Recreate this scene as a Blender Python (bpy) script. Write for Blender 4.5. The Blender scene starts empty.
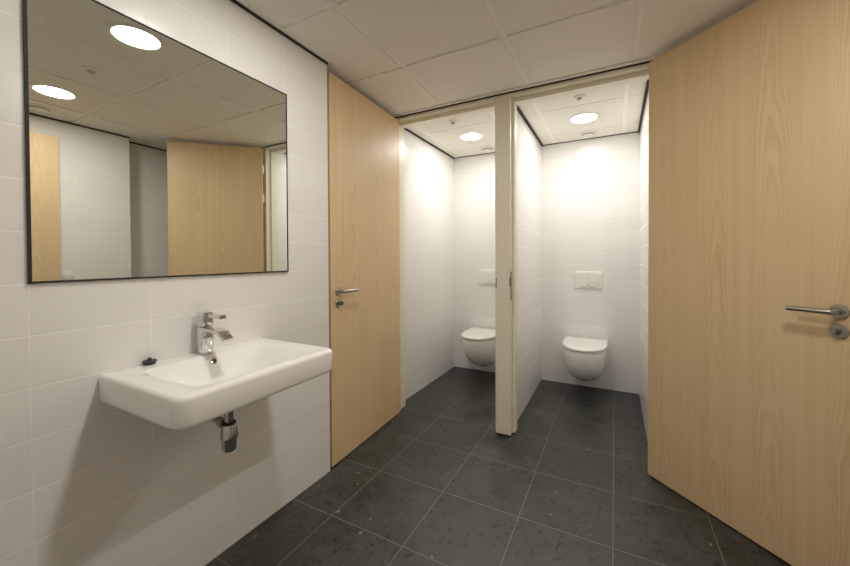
import bpy, bmesh, math
from mathutils import Vector, Matrix

PI = math.pi
sc = bpy.context.scene
C = sc.collection

# ---------------------------------------------------------------- dimensions (metres)
H = 2.398            # ceiling height
YC = 1.571           # end of the left wall
YF = 2.44            # plane of the cubicle front
YB = 3.75            # back wall of the cubicles
XN = -0.152          # cubicle / niche left wall
XR = 1.691           # right wall of the right cubicle
XP0, XP1 = 0.763, 0.827   # partition
XW = 2.56            # right wall of the washroom
XRR = 2.71           # recess wall behind the right door
YR = 1.645           # end of the right wall
Y0 = -0.6            # wall behind the camera


# ---------------------------------------------------------------- node helpers
class NT:
    def __init__(self, name):
        self.m = bpy.data.materials.new(name)
        self.m.use_nodes = True
        self.t = self.m.node_tree
        self.b = self.t.nodes['Principled BSDF']

    def n(self, kind, **kw):
        nd = self.t.nodes.new(kind)
        for k, v in kw.items():
            setattr(nd, k, v)
        return nd

    def link(self, a, b):
        self.t.links.new(a, b)

    def val(self, sock, v):
        if hasattr(v, 'is_linked') or hasattr(v, 'links'):
            self.link(v, sock)
        else:
            sock.default_value = v

    def math(self, op, a, b=None, c=None, clamp=False):
        nd = self.n('ShaderNodeMath', operation=op, use_clamp=clamp)
        self.val(nd.inputs[0], a)
        if b is not None:
            self.val(nd.inputs[1], b)
        if c is not None:
            self.val(nd.inputs[2], c)
        return nd.outputs[0]

    def mix(self, fac, a, b):
        nd = self.n('ShaderNodeMix', data_type='RGBA')
        self.val(nd.inputs[0], fac)
        self.val(nd.inputs[6], a if not isinstance(a, tuple) else (*a, 1))
        self.val(nd.inputs[7], b if not isinstance(b, tuple) else (*b, 1))
        return nd.outputs[2]

    def coords(self):
        tc = self.n('ShaderNodeTexCoord')
        sp = self.n('ShaderNodeSeparateXYZ')
        self.link(tc.outputs['Object'], sp.inputs[0])
        return tc.outputs['Object'], sp.outputs

    def vec(self, x, y, z):
        nd = self.n('ShaderNodeCombineXYZ')
        for i, v in enumerate((x, y, z)):
            self.val(nd.inputs[i], v)
        return nd.outputs[0]

    def noise(self, vec, scale, detail=2.0, rough=0.5, dist=0.0):
        nd = self.n('ShaderNodeTexNoise')
        self.link(vec, nd.inputs['Vector'])
        nd.inputs['Scale'].default_value = scale
        nd.inputs['Detail'].default_value = detail
        nd.inputs['Roughness'].default_value = rough
        nd.inputs['Distortion'].default_value = dist
        return nd.outputs['Fac']

    def smooth(self, v, lo, hi, o0=0.0, o1=1.0):
        nd = self.n('ShaderNodeMapRange', interpolation_type='SMOOTHSTEP')
        self.val(nd.inputs['Value'], v)
        nd.inputs['From Min'].default_value = lo
        nd.inputs['From Max'].default_value = hi
        nd.inputs['To Min'].default_value = o0
        nd.inputs['To Max'].default_value = o1
        return nd.outputs['Result']

    def edge(self, c, origin, size):
        """distance (m) from coordinate c to the nearest joint, and the cell index"""
        a = self.math('DIVIDE', self.math('SUBTRACT', c, origin), size)
        f = self.math('FRACT', a)
        d = self.math('MINIMUM', f, self.math('SUBTRACT', 1.0, f))
        return self.math('MULTIPLY', d, size), self.math('FLOOR', a)

    def bump(self, height, dist, strength=1.0):
        nd = self.n('ShaderNodeBump')
        nd.inputs['Distance'].default_value = dist
        nd.inputs['Strength'].default_value = strength
        self.link(height, nd.inputs['Height'])
        self.link(nd.outputs[0], self.b.inputs['Normal'])

    def base(self, v):
        if isinstance(v, tuple):
            self.b.inputs['Base Color'].default_value = (*v, 1)
        else:
            self.link(v, self.b.inputs['Base Color'])

    def rough(self, v):
        self.val(self.b.inputs['Roughness'], v)


def plain(name, col, rough=0.5, metal=0.0, spec=0.5, var=0.03, scale=20.0, coat=0.0):
    k = NT(name)
    o, _ = k.coords()
    f = k.noise(o, scale, 3)
    a = tuple(c * (1 - var) for c in col)
    b = tuple(min(1, c * (1 + var)) for c in col)
    k.base(k.mix(f, a, b))
    k.rough(rough)
    k.b.inputs['Metallic'].default_value = metal
    k.b.inputs['Specular IOR Level'].default_value = spec
    k.b.inputs['Coat Weight'].default_value = coat
    return k.m


def wall_tile(name, axis, origin, col=(0.80, 0.785, 0.765)):
    """white 30 x 15 cm stacked wall tile with thin joints; axis 0 = runs along x, 1 = along y"""
    k = NT(name)
    o, s = k.coords()
    du, iu = k.edge(s[axis], origin, 0.30)
    dv, iv = k.edge(s[2], 0.1403, 0.15)
    d = k.math('MINIMUM', du, dv)
    m = k.math('MINIMUM', k.smooth(dv, 0.0007, 0.0019), k.smooth(du, 0.0006, 0.0017, 0.5, 1.0))
    wn = k.n('ShaderNodeTexWhiteNoise', noise_dimensions='2D')
    k.link(k.vec(iu, iv, 0.0), wn.inputs['Vector'])
    tint = k.math('MULTIPLY_ADD', wn.outputs['Value'], 0.03, 0.985)
    tc = k.n('ShaderNodeVectorMath', operation='SCALE')
    tc.inputs[0].default_value = col
    k.link(tint, tc.inputs['Scale'])
    k.base(k.mix(m, (0.93, 0.915, 0.87), tc.outputs[0]))
    k.rough(k.smooth(m, 0, 1, 0.8, 0.22))
    k.b.inputs['Specular IOR Level'].default_value = 0.45
    cush = k.math('MINIMUM', k.smooth(dv, 0.0, 0.005), k.smooth(du, 0.0, 0.004, 0.55, 1.0))
    n = k.noise(o, 9.0, 2)
    hgt = k.math('MULTIPLY_ADD', n, 0.35, cush)
    k.bump(hgt, 0.0007, 0.6)
    return k.m


def floor_stone():
    k = NT('dark_stone_tile')
    o, s = k.coords()
    du, iu = k.edge(s[0], 0.2645, 0.4075)
    dv, iv = k.edge(s[1], 1.3011, 0.4075)
    d = k.math('MINIMUM', du, dv)
    m = k.smooth(d, 0.0010, 0.0021)
    wn = k.n('ShaderNodeTexWhiteNoise', noise_dimensions='2D')
    k.link(k.vec(iu, iv, 0.0), wn.inputs['Vector'])
    big = k.noise(o, 5.0, 6, 0.65, 0.6)
    base = k.mix(k.smooth(big, 0.3, 0.72), (0.018, 0.0205, 0.0155), (0.052, 0.055, 0.044))
    base = k.mix(k.math('MULTIPLY', wn.outputs['Value'], 0.22), base, (0.03, 0.03, 0.028))
    fine = k.noise(o, 70.0, 4, 0.6)
    base = k.mix(k.smooth(fine, 0.5, 0.8, 0, 0.5), base, (0.11, 0.11, 0.1))
    # dark chips
    n2 = k.noise(o, 34.0, 3, 0.6, 0.6)
    n3 = k.noise(o, 6.0, 2)
    dark = k.math('MULTIPLY', k.smooth(n2, 0.56, 0.62), k.smooth(n3, 0.38, 0.55))
    base = k.mix(k.math('MULTIPLY', dark, 0.9), base, (0.006, 0.006, 0.005))
    # sparse pale chips
    vo = k.n('ShaderNodeTexVoronoi')
    vo.inputs['Scale'].default_value = 17.0
    wob = k.n('ShaderNodeTexNoise')
    wob.inputs['Scale'].default_value = 60.0
    k.link(o, wob.inputs['Vector'])
    add = k.n('ShaderNodeVectorMath', operation='MULTIPLY_ADD')
    k.link(wob.outputs['Color'], add.inputs[0])
    add.inputs[1].default_value = (0.02, 0.02, 0.02)
    k.link(o, add.inputs[2])
    k.link(add.outputs[0], vo.inputs['Vector'])
    sp = k.n('ShaderNodeSeparateColor')
    k.link(vo.outputs['Color'], sp.inputs[0])
    size = k.math('MULTIPLY_ADD', sp.outputs[1], 0.09, 0.04)
    chip = k.math('MULTIPLY', k.math('LESS_THAN', vo.outputs['Distance'], size),
                  k.math('GREATER_THAN', sp.outputs[0], 0.72))
    chipc = k.mix(sp.outputs[2], (0.26, 0.20, 0.12), (0.52, 0.50, 0.43))
    base = k.mix(k.math('MULTIPLY', chip, 0.75), base, chipc)
    k.base(k.mix(m, (0.18, 0.168, 0.13), base))
    k.rough(k.smooth(big, 0.3, 0.7, 0.36, 0.5))
    k.b.inputs['Specular IOR Level'].default_value = 0.42
    k.bump(k.math('MULTIPLY_ADD', fine, 0.25, m), 0.0006, 0.5)
    return k.m


def ash_veneer(name='ash_veneer', seed=0.0, lift=1.0):
    """pale crown-cut veneer: vertical grain, leaves about 0.23 m wide with long pointed figure"""
    k = NT(name)
    o, s = k.coords()
    u = k.math('ADD', s[0], seed)
    z = s[2]
    # slow wander of the grain
    wv = k.vec(k.math('MULTIPLY', u, 3.0), seed, k.math('MULTIPLY', z, 0.9))
    wander = k.math('SUBTRACT', k.noise(wv, 1.6, 3), 0.5)
    uu = k.math('MULTIPLY_ADD', wander, 0.05, u)
    leaf = 0.235
    a = k.math('DIVIDE', uu, leaf)
    idx = k.math('FLOOR', a)
    wn = k.n('ShaderNodeTexWhiteNoise', noise_dimensions='1D')
    k.link(idx, wn.inputs['W'])
    t = k.math('SUBTRACT', k.math('FRACT', a), k.math('MULTIPLY_ADD', wn.outputs['Value'], 0.2, 0.4))
    # crown figure: contours of a parabola along the height
    q = k.math('MULTIPLY', k.math('MULTIPLY', t, t), 13.0)
    sgn = k.math('SUBTRACT', k.math('MULTIPLY', k.math('GREATER_THAN', wn.outputs['Value'], 0.35), 2.0), 1.0)
    zz = k.math('MULTIPLY', k.math('MULTIPLY', z, sgn), 1.15)
    wob = k.noise(k.vec(k.math('MULTIPLY', u, 14.0), 3.0, k.math('MULTIPLY', z, 3.2)), 1.0, 3)
    f = k.math('ADD', k.math('ADD', q, zz), k.math('MULTIPLY_ADD', wob, 0.75, k.math('MULTIPLY', wn.outputs['Value'], 7.0)))
    saw = k.math('FRACT', k.math('MULTIPLY', f, 3.6))
    ring = k.math('MULTIPLY', k.smooth(saw, 0.25, 0.86), k.smooth(saw, 1.0, 0.9))
    mod = k.smooth(k.noise(k.vec(k.math('MULTIPLY', u, 7.0), 9.0, k.math('MULTIPLY', z, 1.3)), 1.0, 2), 0.32, 0.68, 0.25, 1.0)
    ring = k.math('MULTIPLY', ring, mod)
    # pores and fine streaks
    st = k.noise(k.vec(k.math('MULTIPLY', u, 260.0), 1.0, k.math('MULTIPLY', z, 4.0)), 1.0, 3, 0.6)
    st2 = k.noise(k.vec(k.math('MULTIPLY', u, 34.0), 5.0, k.math('MULTIPLY', z, 0.7)), 1.0, 3, 0.6)
    col = k.mix(k.smooth(st2, 0.25, 0.75), (0.640, 0.460, 0.255), (0.700, 0.522, 0.312))
    col = k.mix(k.math('MULTIPLY', ring, 0.5), col, (0.535, 0.355, 0.175))
    col = k.mix(k.smooth(st, 0.50, 0.85, 0.0, 0.3), col, (0.53, 0.36, 0.19))
    sc_ = k.n('ShaderNodeVectorMath', operation='SCALE')
    k.link(col, sc_.inputs[0])
    sc_.inputs['Scale'].default_value = lift
    k.base(sc_.outputs[0])
    k.rough(0.42)
    k.b.inputs['Specular IOR Level'].default_value = 0.35
    k.bump(st, 0.0002, 0.3)
    return k.m


def ceiling_board(name):
    k = NT(name)
    o, s = k.coords()
    f = k.noise(o, 220.0, 3, 0.7)
    g = k.noise(o, 2.0, 2)
    c = k.mix(f, (0.79, 0.76, 0.69), (0.87, 0.84, 0.77))
    k.base(k.mix(k.math('MULTIPLY', g, 0.12), c, (0.74, 0.71, 0.64)))
    k.rough(0.92)
    k.b.inputs['Specular IOR Level'].default_value = 0.15
    k.bump(f, 0.0005, 0.3)
    return k.m


def glow(name, col, strength):
    k = NT(name)
    o, s = k.coords()
    k.base((0.9, 0.9, 0.88))
    f = k.noise(o, 30.0, 1)
    k.b.inputs['Emission Color'].default_value = (*col, 1)
    rad = k.math('SQRT', k.math('ADD', k.math('MULTIPLY', s[0], s[0]), k.math('MULTIPLY', s[1], s[1])))
    core = k.smooth(rad, 0.099, 0.074, 0.012, 1.0)
    k.link(k.math('MULTIPLY', core, k.math('MULTIPLY_ADD', f, 0.02 * strength, strength)), k.b.inputs['Emission Strength'])
    return k.m


def mirror_mat():
    k = NT('mirror_silver')
    o, s = k.coords()
    f = k.noise(o, 3.0, 1)
    k.base(k.mix(f, (0.86, 0.88, 0.815), (0.875, 0.895, 0.83)))
    k.b.inputs['Metallic'].default_value = 1.0
    k.rough(0.0)
    return k.m


M = {}
M['tile_y'] = wall_tile('wall_tile_along_y', 1, 1.571)
M['tile_x'] = wall_tile('wall_tile_along_x', 0, XR)
M['tile_part'] = wall_tile('wall_tile_partition', 1, YB)
M['floor'] = floor_stone()
M['wood'] = ash_veneer('ash_veneer', 0.0, 1.08)
M['wood_b'] = ash_veneer('ash_veneer_mirrored', 3.31)
M['wood_c'] = ash_veneer('ash_veneer_entrance', 7.77)
M['lipping'] = plain('edge_lipping', (0.50, 0.34, 0.18), 0.5)
M['lip_dark'] = plain('dark_edge', (0.16, 0.105, 0.05), 0.5)
M['board'] = ceiling_board('mineral_ceiling_board')
M['tbar'] = plain('white_grid_bar', (0.88, 0.86, 0.80), 0.6)
M['groove'] = plain('dark_grid_joint', (0.20, 0.185, 0.155), 0.8)
M['lens'] = plain('grey_sensor_lens', (0.42, 0.41, 0.38), 0.3)
M['gap'] = plain('black_shadow_gap', (0.012, 0.011, 0.010), 0.7)
M['frame'] = plain('cream_frame_paint', (0.80, 0.765, 0.63), 0.38)
M['ceramic'] = plain('white_ceramic', (0.86, 0.85, 0.82), 0.15, 0, 0.55, 0.01, 4, coat=0.1)
M['seatplastic'] = plain('white_seat_plastic', (0.86, 0.85, 0.82), 0.22, 0, 0.5, 0.01, 4)
M['plastic'] = plain('white_plastic', (0.78, 0.765, 0.72), 0.35, 0, 0.5, 0.01, 6)
M['chrome'] = plain('chrome', (0.68, 0.68, 0.67), 0.07, 1.0, 0.5, 0.02, 5)
M['chrome_d'] = plain('dark_chrome', (0.50, 0.49, 0.465), 0.14, 1.0, 0.5, 0.03, 8)
M['steel'] = plain('brushed_steel', (0.40, 0.375, 0.33), 0.30, 1.0, 0.5, 0.05, 60)
M['steel_d'] = plain('dark_steel', (0.22, 0.20, 0.17), 0.35, 1.0, 0.5, 0.05, 60)
M['rubber'] = plain('black_rubber', (0.012, 0.012, 0.012), 0.45, 0, 0.5, 0.1, 40)
M['black'] = plain('black_hole', (0.07, 0.05, 0.022), 0.5)
M['mirror'] = mirror_mat()
LAMP = (1.0, 0.955, 0.88)
M['glow_room'] = glow('lamp_glow_washroom', LAMP, 130.0)
M['glow_cub'] = glow('lamp_glow_cubicle', (1.0, 0.97, 0.905), 108.0)


# ---------------------------------------------------------------- mesh helpers
def obj(name, bm, mats, parent=None, smooth=None):
    me = bpy.data.meshes.new(name)
    bmesh.ops.recalc_face_normals(bm, faces=bm.faces[:])
    bm.to_mesh(me)
    bm.free()
    for m in (mats if isinstance(mats, (list, tuple)) else [mats]):
        me.materials.append(m)
    if smooth is not None:
        for p in me.polygons:
            p.use_smooth = True
        me.set_sharp_from_angle(angle=math.radians(smooth))
    o = bpy.data.objects.new(name, me)
    C.objects.link(o)
    o.parent = parent
    return o


def box(bm, x0, x1, y0, y1, z0, z1, bev=0.0, mi=0, seg=2):
    vs = [bm.verts.new((x, y, z)) for x in (x0, x1) for y in (y0, y1) for z in (z0, z1)]
    idx = [(0, 1, 3, 2), (4, 6, 7, 5), (0, 4, 5, 1), (2, 3, 7, 6), (0, 2, 6, 4), (1, 5, 7, 3)]
    fs = [bm.faces.new([vs[i] for i in f]) for f in idx]
    for f in fs:
        f.material_index = mi
    if bev > 0:
        es = list({e for f in fs for e in f.edges})
        r = bmesh.ops.bevel(bm, geom=es, offset=bev, segments=seg, profile=0.5, affect='EDGES')
        for f in r['faces']:
            f.material_index = mi
    return bm


def lathe(bm, prof, mat=None, n=40, mi=0):
    """prof: (radius, height) pairs, turned about local z; mat places it"""
    mat = mat or Matrix()
    rings = []
    for r, z in prof:
        if r < 1e-6:
            rings.append([bm.verts.new(mat @ Vector((0, 0, z)))])
        else:
            rings.append([bm.verts.new(mat @ Vector((r * math.cos(2 * PI * i / n), r * math.sin(2 * PI * i / n), z))) for i in range(n)])
    for a, b in zip(rings, rings[1:]):
        for i in range(n):
            j = (i + 1) % n
            if len(a) == 1 and len(b) == 1:
                continue
            if len(a) == 1:
                f = bm.faces.new((a[0], b[i], b[j]))
            elif len(b) == 1:
                f = bm.faces.new((a[i], b[0], a[j]))
            else:
                f = bm.faces.new((a[i], b[i], b[j], a[j]))
            f.material_index = mi
    return bm


def tube(bm, pts, r, n=20, mi=0):
    pts = [Vector(p) for p in pts]
    rings = []
    t0 = (pts[1] - pts[0]).normalized()
    ref = Vector((0, 0, 1)) if abs(t0.z) < 0.9 else Vector((1, 0, 0))
    nrm = t0.cross(ref).normalized()
    for i, p in enumerate(pts):
        a = (pts[i] - pts[i - 1]).normalized() if i > 0 else t0
        b = (pts[i + 1] - pts[i]).normalized() if i < len(pts) - 1 else a
        t = (a + b).normalized()
        nrm = (nrm - t * nrm.dot(t)).normalized()
        bi = t.cross(nrm)
        rr = r[i] if isinstance(r, (list, tuple)) else r
        rings.append([bm.verts.new(p + (nrm * math.cos(2 * PI * k / n) + bi * math.sin(2 * PI * k / n)) * rr) for k in range(n)])
    for a, b in zip(rings, rings[1:]):
        for i in range(n):
            j = (i + 1) % n
            bm.faces.new((a[i], b[i], b[j], a[j])).material_index = mi
    bm.faces.new(rings[0]).material_index = mi
    bm.faces.new(rings[-1][::-1]).material_index = mi
    return bm


def bend(p0, p1, p2, r, n=8):
    """points of a rounded corner at p1"""
    p0, p1, p2 = Vector(p0), Vector(p1), Vector(p2)
    a = p1 + (p0 - p1).normalized() * r
    b = p1 + (p2 - p1).normalized() * r
    return [a * (1 - t) ** 2 + p1 * 2 * t * (1 - t) + b * t * t for t in [i / n for i in range(n + 1)]]


def loft(bm, rings, cap0=True, cap1=True, mi=0):
    rr = [[bm.verts.new(p) for p in r] for r in rings]
    n = len(rr[0])
    for a, b in zip(rr, rr[1:]):
        for i in range(n):
            j = (i + 1) % n
            bm.faces.new((a[i], a[j], b[j], b[i])).material_index = mi
    if cap0:
        bm.faces.new(rr[0][::-1]).material_index = mi
    if cap1:
        bm.faces.new(rr[-1]).material_index = mi
    return bm


def rrect(x0, x1, y0, y1, rad, n=14, m=12):
    """rounded rectangle outline; rad = radii at (x0,y0), (x1,y0), (x1,y1), (x0,y1)"""
    cs = [(x0, y0, 1, 1, PI), (x1, y0, -1, 1, 1.5 * PI), (x1, y1, -1, -1, 0), (x0, y1, 1, -1, .5 * PI)]
    out = []
    for (cx, cy, sx, sy, a0), r in zip(cs, rad):
        ox, oy = cx + sx * r, cy + sy * r
        for i in range(n + 1):
            a = a0 + .5 * PI * i / n
            out.append((ox + r * math.cos(a), oy + r * math.sin(a)))
    # straight runs
    full = []
    k = n + 1
    for c in range(4):
        full += out[c * k:(c + 1) * k]
        p, q = out[c * k + n], out[((c + 1) * k) % len(out)]
        for i in range(1, m):
            t = i / m
            full.append((p[0] + (q[0] - p[0]) * t, p[1] + (q[1] - p[1]) * t))
    return full


def tag(o, label, cat, group=None, kind=None):
    o['label'] = label
    o['category'] = cat
    if group:
        o['group'] = group
    if kind:
        o['kind'] = kind
    return o


def empty(name, loc=(0, 0, 0), rz=0.0):
    o = bpy.data.objects.new(name, None)
    o.empty_display_size = 0.1
    C.objects.link(o)
    o.location = loc
    o.rotation_euler = (0, 0, rz)
    return o


def copy_thing(src, loc):
    r = src.copy()
    C.objects.link(r)
    r.location = loc
    for ch in list(src.children):
        c = ch.copy()
        C.objects.link(c)
        c.parent = r
        for g in list(ch.children):
            d = g.copy()
            C.objects.link(d)
            d.parent = c
    return r


def struct(name, bm, mats, label, cat, parent=None, smooth=None):
    o = obj(name, bm, mats, parent, smooth)
    return tag(o, label, cat, None, 'structure')


def B(*a, **k):
    return box(bmesh.new(), *a, **k)


# ---------------------------------------------------------------- room shell
struct('floor', B(-0.3, 2.9, Y0 - .1, YB + .1, -0.08, 0), M['floor'],
       'dark charcoal stone floor tiles with thin pale joints', 'floor')
struct('wall_left', B(-0.25, 0, Y0, YC, 0, H), M['tile_y'],
       'white stacked tile wall carrying the mirror and the washbasin', 'wall')
struct('wall_cubicle_left', B(-0.25, XN, YC, YB, 0, H), M['tile_y'],
       'white tiled side wall of the left toilet cubicle', 'wall')
struct('wall_cubicle_back', B(-0.25, 1.9, YB, YB + .1, 0, H), M['tile_x'],
       'white tiled rear wall behind both wall hung toilets', 'wall')
struct('wall_partition', B(XP0, XP1, 2.562, YB, 0, H), M['tile_part'],
       'white tiled partition wall between the two toilet cubicles', 'wall')
struct('wall_cubicle_right', B(XR, XR + .1, 2.56, YB, 0, H), M['tile_part'],
       'white tiled side wall of the right toilet cubicle', 'wall')
struct('wall_front', B(1.795, XRR, YF, YF + .1, 0, H), M['tile_x'],
       'white tiled front wall hidden behind the right wooden door', 'wall')
struct('wall_recess', B(XRR, 2.85, YR, YF + .1, 0, H), M['tile_y'],
       'shaded white tiled recess wall seen in the mirror beside the door', 'wall')
struct('wall_right', B(XW, 2.85, Y0, YR, 0, H), M['tile_y'],
       'white tiled right wall seen in the mirror', 'wall')
struct('wall_back', B(-0.25, 2.85, Y0 - .1, Y0, 0, H), M['tile_x'],
       'white tiled wall behind the camera', 'wall')
struct('wall_entrance', B(2.39, XW, Y0, 0.20, 0, H), M['tile_x'],
       'short white tiled return beside the entrance door', 'wall')


def ceiling(name, x0, x1, y0, y1, cols, rows, label, ledge=(), D=.008):
    """panels drop D below the white grid bars, so the bars lie in shallow recesses"""
    bm = B(x0, x1, y0, y1, H + D, H + .06, mi=1)
    xs = [x0 - .0145] + sorted(c for c in cols if x0 < c < x1) + [x1 + .0145]
    ys = [y0 - .0145] + sorted(c for c in rows if y0 < c < y1) + [y1 + .0145]
    for xa, xb in zip(xs, xs[1:]):
        for ya, yb in zip(ys, ys[1:]):
            if xb - xa > .04 and yb - ya > .04:
                box(bm, xa + .0145, xb - .0145, ya + .0145, yb - .0145, H, H + D + .001, .0008, 0, 1)
    for e in ledge:
        box(bm, *e, H - .0016, H + .002, mi=1)
    return struct(name, bm, [M['board'], M['tbar']], label, 'ceiling')


ceiling('ceiling', -0.25, 2.85, Y0, 2.50, [.3664 + .6129 * i for i in range(4)],
        [2.394 - .583 * i for i in range(6)], 'off-white suspended panel ceiling of the washroom',
        ledge=[(0.012, 0.034, Y0, YC), (0.0, 2.6, 2.405, 2.428)])
ceiling('ceiling_cubicle_left', XN - .05, XP0 + .02, 2.502, YB + .05, [-.045, .625], [2.875, 3.475],
        'bright white panel ceiling of the left cubicle', D=.003)
ceiling('ceiling_cubicle_right', XP1 - .02, XR + .02, 2.502, YB + .05, [.958, 1.563], [2.88, 3.48],
        'bright white panel ceiling of the right cubicle', D=.003)


def gap(n, x0, x1, y0, y1, label, dz=.011):
    struct('trim_%d' % n, B(x0, x1, y0, y1, H - dz, H - .0004), M['gap'], label, 'trim')


gap(1, 0, .009, Y0, YC + .003, 'black shadow gap along the top of the basin wall')
gap(2, XN, XN + .015, 2.57, YB, 'black shadow gap on top of the left wall in the left cubicle')
gap(3, XN + .015, XP0, YB - .008, YB, 'thin dark gap along the rear ceiling edge of the left cubicle', .006)
gap(4, XP1, XP1 + .018, 2.57, YB - .008, 'black shadow gap on top of the partition in the right cubicle', .014)
gap(5, XP1, XR, YB - .008, YB, 'thin dark gap along the rear ceiling edge of the right cubicle', .006)
gap(6, XR - .018, XR, 2.57, YB - .008, 'black shadow gap on top of the right wall in the right cubicle', .014)
gap(7, XN, XRR, YF - .010, YF - .001, 'black shadow gap above the cream cubicle front frame', .008)
gap(8, XW - .013, XW, 0.2, YR, 'black shadow gap on top of the right wall in the mirror')
gap(9, XRR - .013, XRR, YR, YF - .014, 'black shadow gap on top of the recess wall')
gap(10, XP0 - .015, XP0, 2.57, YB - .008, 'black shadow gap on top of the partition in the left cubicle', .012)

# cream cubicle front frame: posts, header, stops
fb = bmesh.new()
ZH = 2.372
box(fb, XN, -0.084, YF, 2.56, 0, H - .002, .002)                 # left jamb
box(fb, 0.741, 0.8485, YF, 2.56, 0.012, H - .002, .002)          # middle post
box(fb, XR, 1.795, YF, 2.56, 0, H - .002, .002)                  # right jamb
box(fb, -0.084, 0.741, YF, 2.56, ZH, H - .002, .0015)            # headers
box(fb, 0.8485, XR, YF, 2.56, ZH, H - .002, .0015)
for a, b in ((-0.084, 0.741), (0.8485, XR)):                     # rebate stops
    box(fb, a, b, 2.492, 2.56, ZH - .026, ZH, .0015)
box(fb, 0.724, 0.741, 2.492, 2.56, 0.012, ZH - .026, .0015)
box(fb, 0.8485, 0.866, 2.492, 2.56, 0.012, ZH - .026, .0015)
box(fb, XR - .014, XR, 2.492, 2.56, 0, ZH - .026, .0015)
frame = struct('trim_11', fb, M['frame'], 'cream painted steel frame around both cubicle openings', 'door frame')
# black box standing in for the shadow in the gap under the middle post
struct('trim_12', B(0.745, 0.845, YF + .006, 2.556, 0, 0.0118), M['gap'],
       'dark gap under the foot of the middle frame post', 'trim')
# strike plates on the middle post
sb = B(0.7440, 0.7505, YF - .0014, YF + .002, 1.045, 1.112)
obj('strike_plate', sb, M['steel_d'], frame)
sb = B(0.8480, 0.8505, YF - .001, YF + .028, 0.960, 1.158)
box(sb, 0.8410, 0.8505, YF - .0015, YF + .004, 1.055, 1.122)
obj('strike_plate', sb, M['steel_d'], frame)

# ---------------------------------------------------------------- doors
DW, DT, DZ0, DZ1 = 0.84, 0.040, 0.009, 2.362


def make_door(name, loc, ang, side, wood, label, width=DW, top=DZ1, handle_s=0.772, furniture=True,
              knob_turn=True, hinges=()):
    """local x runs from hinge to free edge, the seen face lies at local y = 0 and faces side * y"""
    root = empty(name, loc, ang)
    tag(root, label, 'door', None, 'structure')
    bm = bmesh.new()
    y0, y1 = (-DT, 0) if side > 0 else (0, DT)
    box(bm, 0.0, width, y0, y1, DZ0, top, .0012)
    for f in bm.faces:
        if abs(f.normal.x) > .9:
            f.material_index = 1
    bm.normal_update()
    for f in bm.faces:
        f.material_index = 1 if abs(f.normal.x) > .9 or abs(f.normal.z) > .9 else 0
    obj('door_leaf', bm, [wood, M['lipping']], root)
    if furniture:
        def face(s, z):
            # local z of the lathe points out of the seen face
            return Matrix.Translation((s, 0, z)) @ Matrix.Rotation(-side * PI / 2, 4, 'X')
        zl, zk = 1.056, 0.984
        h = empty('lever_handle')
        h.parent = root
        r = bmesh.new()
        lathe(r, [(0.0, 0), (.0262, 0), (.0262, .0065), (.0245, .0088), (.012, .0092), (.0, .0092)], face(handle_s, zl))
        obj('rosette', r, M['steel'], h, 35)
        r = bmesh.new()
        o = .052
        pts = [(handle_s, side * .004, zl)] + bend((handle_s, 0, zl), (handle_s, side * o, zl), (handle_s - .1, side * o, zl), .016) + \
              [(handle_s - .126, side * o, zl)]
        tube(r, pts, .0095, 24)
        obj('lever', r, M['steel'], h, 40)
        k = empty('lock')
        k.parent = root
        r = bmesh.new()
        lathe(r, [(0.0, 0), (.0262, 0), (.0262, .0065), (.0245, .0088), (.0, .0092)], face(handle_s, zk))
        obj('rosette', r, M['steel'], k, 35)
        r = bmesh.new()
        if knob_turn:
            lathe(r, [(0, .008), (.008, .008), (.008, .016), (.0125, .0165), (.0135, .030), (.0, .0315)], face(handle_s, zk), 28)
            y = sorted((side * .020, side * .034))
            box(r, handle_s - .004, handle_s + .004, *y, zk - .013, zk + .013, .0015)
        else:
            lathe(r, [(0, .008), (.009, .008), (.009, .0135), (.008, .0145), (.0, .0146)], face(handle_s, zk), 28)
            y = sorted((side * .010, side * .024))
            box(r, handle_s - .004, handle_s + .004, *y, zk - .012, zk + .012, .0015)
        obj('thumb_turn', r, M['steel_d'], k, 35)
    for hz in hinges:
        r = bmesh.new()
        lathe(r, [(0, hz - .045), (.0085, hz - .045), (.0085, hz + .045), (0, hz + .045)], Matrix.Translation((-.001, -side * .0485, 0)), 20)
        box(r, -.0015, .0015, *sorted((-side * .012, -side * .046)), hz - .038, hz + .038)
        obj('hinge', r, M['plastic'], root, 35)
    return root


make_door('door_1', (-0.052, 2.4330, 0), math.radians(-90 + 3.19), +1, M['wood'],
          'pale wood door standing open flat against the left wall')
make_door('door_2', (1.6617, 2.3726, 0), math.radians(-90 + 46.55), -1, M['wood_b'],
          'pale wood door opened wide at the right edge of the picture', handle_s=.773, knob_turn=False, width=.815,
          hinges=(2.16, 1.87))
make_door('door_3', (2.478, 0.205, 0), math.radians(90), +1, M['wood_c'],
          'pale wood entrance door seen only at the left edge of the mirror',
          width=.94, top=2.236, furniture=False)

# ---------------------------------------------------------------- mirror
t = empty('wall_mirror', (0.0015, 0.822, 1.64), math.radians(-0.15))
tag(t, 'large rectangular wall mirror with thin black edge above the washbasin', 'mirror')
my0, my1, mz0, mz1, bw = -.4538, .4538, -.4492, .4541, .0065
obj('mirror_glass', B(.0005, .005, my0 + bw, my1 - bw, mz0 + bw, mz1 - bw), M['mirror'], t)
bm = bmesh.new()
box(bm, .0005, .007, my0, my0 + bw + .001, mz0, mz1)
box(bm, .0005, .007, my1 - bw * .7, my1, mz0, mz1)
box(bm, .0005, .007, my0, my1, mz0, mz0 + bw * .8)
box(bm, .0005, .007, my0, my1, mz1 - bw * .8, mz1)
obj('mirror_edge', bm, M['gap'], t)

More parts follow.
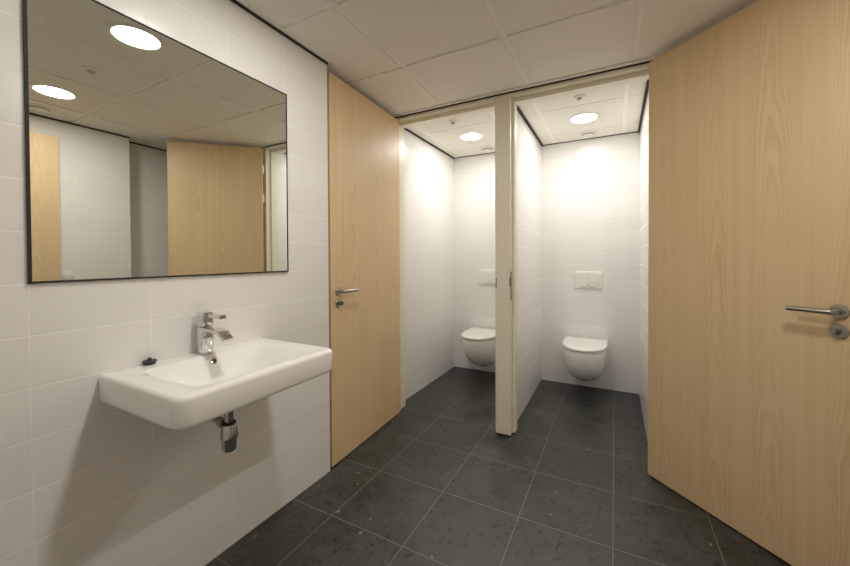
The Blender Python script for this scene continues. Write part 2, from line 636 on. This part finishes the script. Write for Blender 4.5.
# ---------------------------------------------------------------- washbasin
BX, BY0, BY1, BZ0, BZ1 = 0.460, 0.520, 1.126, 0.790, 0.885
t = empty('washbasin', (0, 0.82, 0.79))
tag(t, 'white rectangular ceramic washbasin with rounded front corners mounted below the mirror', 'washbasin')


def at(ring, z):
    return [(x, y - .82, z - .79) for x, y in ring]


def lerp(a, b, f):
    return [(p[0] + (q[0] - p[0]) * f, p[1] + (q[1] - p[1]) * f) for p, q in zip(a, b)]


def outer(i):
    return rrect(.001 + i * .3, BX - i, BY0 + i, BY1 - i, (.0012, (.046 - i * .5), (.034 - i * .5), .0012))


bowl = rrect(.078, .424, .580, 1.078, (.04, .06, .06, .04))
sump = rrect(.150, .345, .745, .915, (.04, .04, .04, .04))
rings = [at(outer(.05), .797), at(outer(.016), .7905), at(outer(.009), .7915), at(outer(.005), .796), at(outer(.003), .806),
         at(outer(0), .868), at(outer(.0015), .8755), at(outer(.005), .8815), at(outer(.011), .8847), at(outer(.016), BZ1)]
o16 = outer(.016)
rings += [at(lerp(o16, bowl, .5), BZ1 - .0001), at(lerp(o16, bowl, .85), BZ1 - .0004), at(bowl, BZ1 - .0010)]
N = 20
for i in range(1, N + 1):
    f = i / N
    s = f * f * (3 - 2 * f)
    rings.append(at(lerp(bowl, sump, f), BZ1 - .001 - .080 * s))
bb = loft(bmesh.new(), rings, True, True)
obj('basin_body', bb, M['ceramic'], t, 50)
ov = bmesh.new()
ox, oy, oz = .104, .833, .8602
mt = Matrix.Translation((ox, oy - .82, oz - .79)) @ Matrix.Rotation(math.radians(57), 4, 'Y')
lathe(ov, [(0, .0015), (.0088, .0015), (.0090, .0040), (.0122, .0032), (.0125, -.002), (.0, -.002)], mt, 28)
for f in ov.faces:
    c = f.calc_center_median() - (mt @ Vector((0, 0, 0)))
    f.material_index = 1 if c.length < .0075 else 0
obj('overflow_hole', ov, [M['chrome'], M['black']], t, 35)
dr = bmesh.new()
lathe(dr, [(0, .002), (.018, .002), (.020, .003), (.030, .003), (.033, .0005), (.033, -.002), (0, -.002)],
      Matrix.Translation((.275, .833 - .82, .804 - .79)), 32)
obj('drain', dr, M['chrome'], t, 35)

# tap
FX, FY = 0.046, 0.835
t = empty('basin_tap', (FX, FY, BZ1))
tag(t, 'chrome single lever mixer tap with flat curved spout on the rear rim of the washbasin', 'tap')
bm = box(bmesh.new(), -.023, .023, -.022, .022, 0, .106, .006, seg=3)
box(bm, -.026, .026, -.025, .025, 0, .004, .0015)
obj('tap_body', bm, M['chrome'], t, 40)
bm = box(bmesh.new(), -.023, .023, -.022, .022, .108, .1625, .006, seg=3)
box(bm, .018, .112, -.0125, .0125, .1445, .1585, .003)
box(bm, .112, .116, -.013, .013, .144, .159, .001, mi=1)
obj('tap_lever', bm, [M['chrome'], M['chrome_d']], t, 40)
# spout: flat wide band curving forward and down
cl = [(.018, .0965), (.045, .0970), (.068, .0968), (.088, .0958), (.104, .0935), (.114, .0902), (.121, .0862), (.130, .0795), (.139, .0720), (.146, .0660)]
rings = []
nv = []
for i, (x, z) in enumerate(cl):
    a = cl[max(0, i - 1)]
    b = cl[min(len(cl) - 1, i + 1)]
    tx, tz = b[0] - a[0], b[1] - a[1]
    L = math.hypot(tx, tz)
    nx, nz = -tz / L, tx / L
    nv.append((nx, nz))
    hw, ht = .0215, .0065
    ring = rrect(-hw, hw, -ht, ht, (.0025,) * 4, 3, 2)
    rings.append([(x + nx * q, p, z + nz * q) for p, q in ring])
bm = loft(bmesh.new(), rings)
obj('spout', bm, M['chrome'], t, 40)
# darker panel standing in for the floor's reflection on the slanted spout end
bm = bmesh.new()
pa, pb = Vector((cl[6][0], 0, cl[6][1])), Vector((cl[9][0], 0, cl[9][1]))
u = (pb - pa).normalized()
n = Vector((-u.z, 0, u.x))
rings = []
for k, e in ((.0062, 0), (.0074, 0), (.0078, .001)):
    rings.append([tuple(pa + u * q + n * k + Vector((0, p, 0))) for p, q in rrect(-.0175 + e, .0175 - e, .001 + e, .0285 - e, (.002,) * 4, 3, 2)])
obj('spout_dark_reflection', loft(bm, rings), M['chrome_d'], t, 35)

# rubber plug lying on the rim
t = empty('sink_plug', (0.0220, 0.655, BZ1))
tag(t, 'small black rubber sink plug lying on the rear left rim of the washbasin', 'sink plug')
bm = bmesh.new()
lathe(bm, [(0, 0.0003), (.0165, 0.0003), (.0175, .003), (.0195, .008), (.0215, .0115), (.020, .0145), (.012, .0152), (0, .0152)], None, 32)
obj('plug_disc', bm, M['rubber'], t, 35)
bm = bmesh.new()
lathe(bm, [(0, .0145), (.007, .0145), (.006, .0215), (.004, .024), (0, .0245)], None, 16)
obj('plug_knob', bm, M['rubber'], t, 35)

# bottle trap
TX, TY = 0.195, 0.833
t = empty('bottle_trap', (TX, TY, 0.531))
tag(t, 'chrome bottle trap with side pipe hanging under the washbasin', 'bottle trap')
zz = lambda z: z - .531
bm = bmesh.new()
lathe(bm, [(0, zz(.645)), (.016, zz(.645)), (.016, zz(.789)), (0, zz(.789))], None, 28)
obj('waste_pipe', bm, M['chrome_d'], t, 35)
bm = bmesh.new()
lathe(bm, [(0, zz(.634)), (.0245, zz(.634)), (.0255, zz(.636)), (.0255, zz(.640)), (.022, zz(.643)), (0, zz(.643))], None, 32)
obj('collar', bm, M['rubber'], t, 35)
bm = bmesh.new()
lathe(bm, [(0, zz(.634)), (.0245, zz(.634)), (.0265, zz(.628)), (.0315, zz(.588)), (.0315, zz(.583)), (.028, zz(.580)), (0, zz(.580))], None, 36)
obj('trap_body', bm, M['chrome_d'], t, 35)
bm = bmesh.new()
lathe(bm, [(0, zz(.580)), (.0265, zz(.580)), (.0265, zz(.548)), (.0245, zz(.538)), (.019, zz(.532)), (.010, zz(.5305)), (0, zz(.530))], None, 36)
obj('trap_cup', bm, M['chrome_d'], t, 50)
bm = bmesh.new()
tube(bm, [(-.020, 0, zz(.627)), (-.06, 0, zz(.632)), (-.10, 0, zz(.640)), (-TX + .001, 0, zz(.645))], .0145, 24)
tube(bm, [(-.026, 0, zz(.628)), (-.048, 0, zz(.630))], .019, 24)
lathe(bm, [(0, .0008), (.036, .0008), (.034, .006), (.018, .008), (0, .008)],
      Matrix.Translation((-TX, 0, zz(.645))) @ Matrix.Rotation(PI / 2, 4, 'Y'), 32)
obj('side_pipe', bm, M['chrome_d'], t, 35)

# ---------------------------------------------------------------- toilets (wall hung)


def dshape(w, y_back, y_front, n=44, p=2.15, straight=.42):
    """closed outline: straight back at y_back, rounded front at y_front (towards -y)"""
    L = y_back - y_front
    ys = y_back - L * straight
    a = L * (1 - straight)
    pts = []
    for i in range(n + 1):
        th = PI * i / n
        c, s = math.cos(th), math.sin(th)
        pts.append((math.copysign(abs(c) ** (2 / p), c) * w, ys - a * abs(s) ** (2 / p)))
    left = [(-w, ys + (y_back - ys) * k / 4) for k in range(1, 5)]
    right = [(w, y_back - (y_back - ys) * k / 4) for k in range(0, 4)]
    back = [(-w + 2 * w * k / 10, y_back) for k in range(1, 10)]
    return pts + left + back + right


def ring3(o, z):
    return [(x, y, z) for x, y in o]


def make_toilet():
    root = empty('wall_hung_toilet')
    # bowl: local origin at the wall, y negative into the room
    prof = [(.430, .178, -.520), (.423, .180, -.524), (.400, .181, -.524), (.350, .179, -.516), (.300, .175, -.498), (.260, .168, -.470),
            (.225, .157, -.440), (.195, .144, -.405), (.172, .130, -.372), (.156, .116, -.344), (.147, .099, -.316), (.143, .080, -.288)]
    rings = [ring3(dshape(w, -.0008, yf), z) for z, w, yf in prof]
    bm = loft(bmesh.new(), rings[::-1])
    obj('toilet_bowl', bm, M['ceramic'], root, 55)
    bm = loft(bmesh.new(), [ring3(dshape(.055, -.05, -.25), .1425), ring3(dshape(.05, -.05, -.24), .115)][::-1])
    obj('bowl_foot', bm, M['chrome_d'], root, 55)
    bm = loft(bmesh.new(), [ring3(dshape(.172, -.05, -.512), .4305), ring3(dshape(.176, -.045, -.518), .4335),
                            ring3(dshape(.176, -.045, -.518), .443), ring3(dshape(.170, -.05, -.510), .4465)])
    obj('toilet_seat', bm, M['seatplastic'], root, 40)
    bm = loft(bmesh.new(), [ring3(dshape(.180, -.034, -.526), .4520), ring3(dshape(.187, -.030, -.534), .4550),
                            ring3(dshape(.188, -.029, -.535), .4640), ring3(dshape(.186, -.031, -.532), .4695),
                            ring3(dshape(.180, -.036, -.524), .4725), ring3(dshape(.10, -.11, -.42), .4745)])
    obj('toilet_lid', bm, M['seatplastic'], root, 45)
    for s in (-1, 1):
        bm = bmesh.new()
        lathe(bm, [(0, -.022), (.011, -.022), (.011, .022), (0, .022)],
              Matrix.Translation((s * .08, -.018, .449)) @ Matrix.Rotation(PI / 2, 4, 'Y'), 20)
        box(bm, s * .08 - .012, s * .08 + .012, -.028, -.010, .4295, .449)
        obj('lid_hinge', bm, M['steel'], root, 35)
    return root


tr = make_toilet()
tr.location = (1.248, YB, 0.008)
tag(tr, 'white wall hung toilet with closed lid in the right cubicle, fully in view', 'toilet', 'wall hung toilets')
tl = copy_thing(tr, (0.262, YB, 0.008))
tag(tl, 'white wall hung toilet in the left cubicle, partly cut off by the cream post', 'toilet', 'wall hung toilets')


def make_flush():
    root = empty('wall_mounted_flush_plate')
    w, h = .125, .0825
    rings = [[(x, -.0006, z) for x, z in rrect(-w, w, -h, h, (.006,) * 4, 4, 4)],
             [(x, -.0085, z) for x, z in rrect(-w, w, -h, h, (.006,) * 4, 4, 4)],
             [(x, -.0115, z) for x, z in rrect(-w + .004, w - .004, -h + .004, h - .004, (.006,) * 4, 4, 4)]]
    bm = loft(bmesh.new(), rings)
    # raised upper half, tilting back towards the buttons
    vs = [bm.verts.new(p) for p in [(-w + .006, -.0115, -.014), (w - .006, -.0115, -.014), (w - .006, -.0165, h - .030), (-w + .006, -.0165, h - .030),
                                    (w - .006, -.0115, h - .005), (-w + .006, -.0115, h - .005)]]
    bm.faces.new((vs[0], vs[1], vs[2], vs[3]))
    bm.faces.new((vs[3], vs[2], vs[4], vs[5]))
    bm.faces.new((vs[0], vs[3], vs[5]))
    bm.faces.new((vs[1], vs[4], vs[2]))
    obj('plate', bm, M['plastic'], root, 25)
    for x in (-.041, .041):
        bm = bmesh.new()
        lathe(bm, [(0, .0118), (.0365, .0118), (.0385, .0165), (.034, .0185), (.020, .0168), (0, .0162)],
              Matrix.Translation((x, 0, -.030)) @ Matrix.Rotation(PI / 2, 4, 'X'), 40)
        obj('flush_button', bm, M['plastic'], root, 40)
    return root


fr = make_flush()
fr.location = (1.264, YB, 1.034)
tag(fr, 'white dual button flush plate above the right cubicle toilet', 'flush plate', 'flush plates above the toilets')
fl = copy_thing(fr, (0.275, YB, 1.040))
tag(fl, 'white dual button flush plate above the left cubicle toilet beside the post', 'flush plate', 'flush plates above the toilets')


# ---------------------------------------------------------------- ceiling fittings
def make_lamp(glowm):
    root = empty('ceiling_lamp')
    bm = bmesh.new()
    lathe(bm, [(.098, -.0005), (.118, -.0005), (.118, -.004), (.112, -.006), (.100, -.0055), (.098, -.0035)], None, 64)
    obj('lamp_ring', bm, M['plastic'], root, 35)
    bm = bmesh.new()
    lathe(bm, [(0, -.0042), (.070, -.0041), (.0985, -.0030), (.0985, -.0008)], None, 64)
    obj('lamp_diffuser', bm, glowm, root, 60)
    return root


l1 = make_lamp(M['glow_room'])
l1.location = (0.705, 0.932, H)
tag(l1, 'round glowing ceiling lamp reflected larger and higher in the mirror', 'ceiling lamp', 'washroom ceiling lamps')
l2 = copy_thing(l1, (1.905, 0.965, H))
tag(l2, 'round glowing ceiling lamp reflected smaller at the left edge of the mirror', 'ceiling lamp', 'washroom ceiling lamps')
l3 = make_lamp(M['glow_cub'])
l3.location = (0.292, 3.154, H)
tag(l3, 'round glowing ceiling lamp in the left cubicle', 'ceiling lamp', 'cubicle ceiling lamps')
l4 = copy_thing(l3, (1.264, 3.176, H))
tag(l4, 'round glowing ceiling lamp in the right cubicle', 'ceiling lamp', 'cubicle ceiling lamps')


def make_sensor():
    root = empty('presence_sensor')
    bm = bmesh.new()
    lathe(bm, [(.0, -.0005), (.040, -.0005), (.040, -.005), (.036, -.009), (.022, -.011), (.0, -.011)], None, 36)
    obj('sensor_base', bm, M['plastic'], root, 35)
    bm = bmesh.new()
    lathe(bm, [(.020, -.0105), (.020, -.016), (.015, -.022), (.0, -.025)], None, 28)
    obj('sensor_lens', bm, M['lens'], root, 50)
    return root


s1 = make_sensor()
s1.location = (1.267, 2.742, H)
tag(s1, 'small round presence sensor on the right cubicle ceiling in front of its lamp', 'sensor', 'ceiling presence sensors')
s2 = copy_thing(s1, (0.287, 2.738, H))
tag(s2, 'small round presence sensor on the left cubicle ceiling in front of its lamp', 'sensor', 'ceiling presence sensors')
s3 = copy_thing(s1, (1.313, 0.957, H))
tag(s3, 'small round presence sensor reflected in the mirror between two lamps', 'sensor', 'ceiling presence sensors')


def make_vent():
    root = empty('ceiling_vent')
    bm = bmesh.new()
    lathe(bm, [(.056, -.0005), (.088, -.0005), (.090, -.003), (.086, -.008), (.074, -.010), (.060, -.008), (.056, -.003)], None, 48)
    obj('vent_ring', bm, M['plastic'], root, 40)
    bm = bmesh.new()
    lathe(bm, [(0, -.0008), (.056, -.0008), (.056, -.0014), (0, -.0014)], None, 40)
    obj('vent_opening', bm, M['lens'], root, 40)
    bm = bmesh.new()
    lathe(bm, [(0, -.0016), (.010, -.0016), (.010, -.012), (.050, -.013), (.052, -.016), (.040, -.020), (0, -.021)], None, 40)
    obj('vent_disc', bm, M['plastic'], root, 40)
    return root


v1 = make_vent()
v1.location = (1.268, 3.60, H)
tag(v1, 'round white exhaust vent on the right cubicle ceiling behind its lamp', 'ceiling vent', 'ceiling exhaust vents')
v2 = copy_thing(v1, (0.300, 3.60, H))
tag(v2, 'round white exhaust vent on the left cubicle ceiling behind its lamp', 'ceiling vent', 'ceiling exhaust vents')
v3 = copy_thing(v1, (2.36, 1.010, H))
tag(v3, 'round white exhaust vent reflected at the left edge of the mirror', 'ceiling vent', 'ceiling exhaust vents')

# round switch on the right wall (mirror view)
t = empty('wall_switch', (XW, 1.212, 1.124))
tag(t, 'round white wall switch reflected at the mirror bottom beside the entrance door', 'switch')
mt = Matrix.Rotation(-PI / 2, 4, 'Y')
bm = bmesh.new()
lathe(bm, [(0, .0006), (.040, .0006), (.040, .006), (.037, .009), (.030, .0092), (0, .0092)], mt, 40)
obj('switch_plate', bm, M['plastic'], t, 35)
bm = bmesh.new()
lathe(bm, [(.0295, .0094), (.0295, .0115), (.026, .0125), (0, .0125)], mt, 36)
obj('switch_rocker', bm, M['plastic'], t, 35)

# ---------------------------------------------------------------- camera
F_PX, YAW, PITCH, ROLL = 354.74, 27.474, -0.728, -0.2614
a, p, r = (math.radians(v) for v in (YAW, PITCH, ROLL))
Fv = Vector((-math.sin(a) * math.cos(p), math.cos(a) * math.cos(p), math.sin(p)))
Rv = Vector((math.cos(a), math.sin(a), 0))
Uv = Rv.cross(Fv)
R2 = Rv * math.cos(r) + Uv * math.sin(r)
U2 = -Rv * math.sin(r) + Uv * math.cos(r)
cam = bpy.data.cameras.new('camera')
cam.sensor_fit = 'HORIZONTAL'
cam.sensor_width = 36.0
cam.lens = F_PX / 850 * 36.0
cam.shift_x = -5.607 / 850
cam.shift_y = -21.184 / 850
cam.clip_start = 0.02
co = bpy.data.objects.new('camera', cam)
C.objects.link(co)
mw = Matrix((R2, U2, -Fv)).transposed().to_4x4()
mw.translation = Vector((1.4931, 0, 1.2616))
co.matrix_world = mw
sc.camera = co

# ---------------------------------------------------------------- world and view
w = bpy.data.worlds.new('world')
sc.world = w
w.use_nodes = True
w.node_tree.nodes['Background'].inputs[0].default_value = (0.9, 0.88, 0.84, 1)
w.node_tree.nodes['Background'].inputs[1].default_value = 0.1
sc.view_settings.view_transform = 'Standard'
sc.view_settings.look = 'None'
sc.view_settings.exposure = 0.16
sc.view_settings.gamma = 1.08
sc.cycles.max_bounces = 12
sc.cycles.diffuse_bounces = 8
sc.cycles.glossy_bounces = 6
sc.cycles.sample_clamp_indirect = 8.0
sc.cycles.caustics_reflective = False
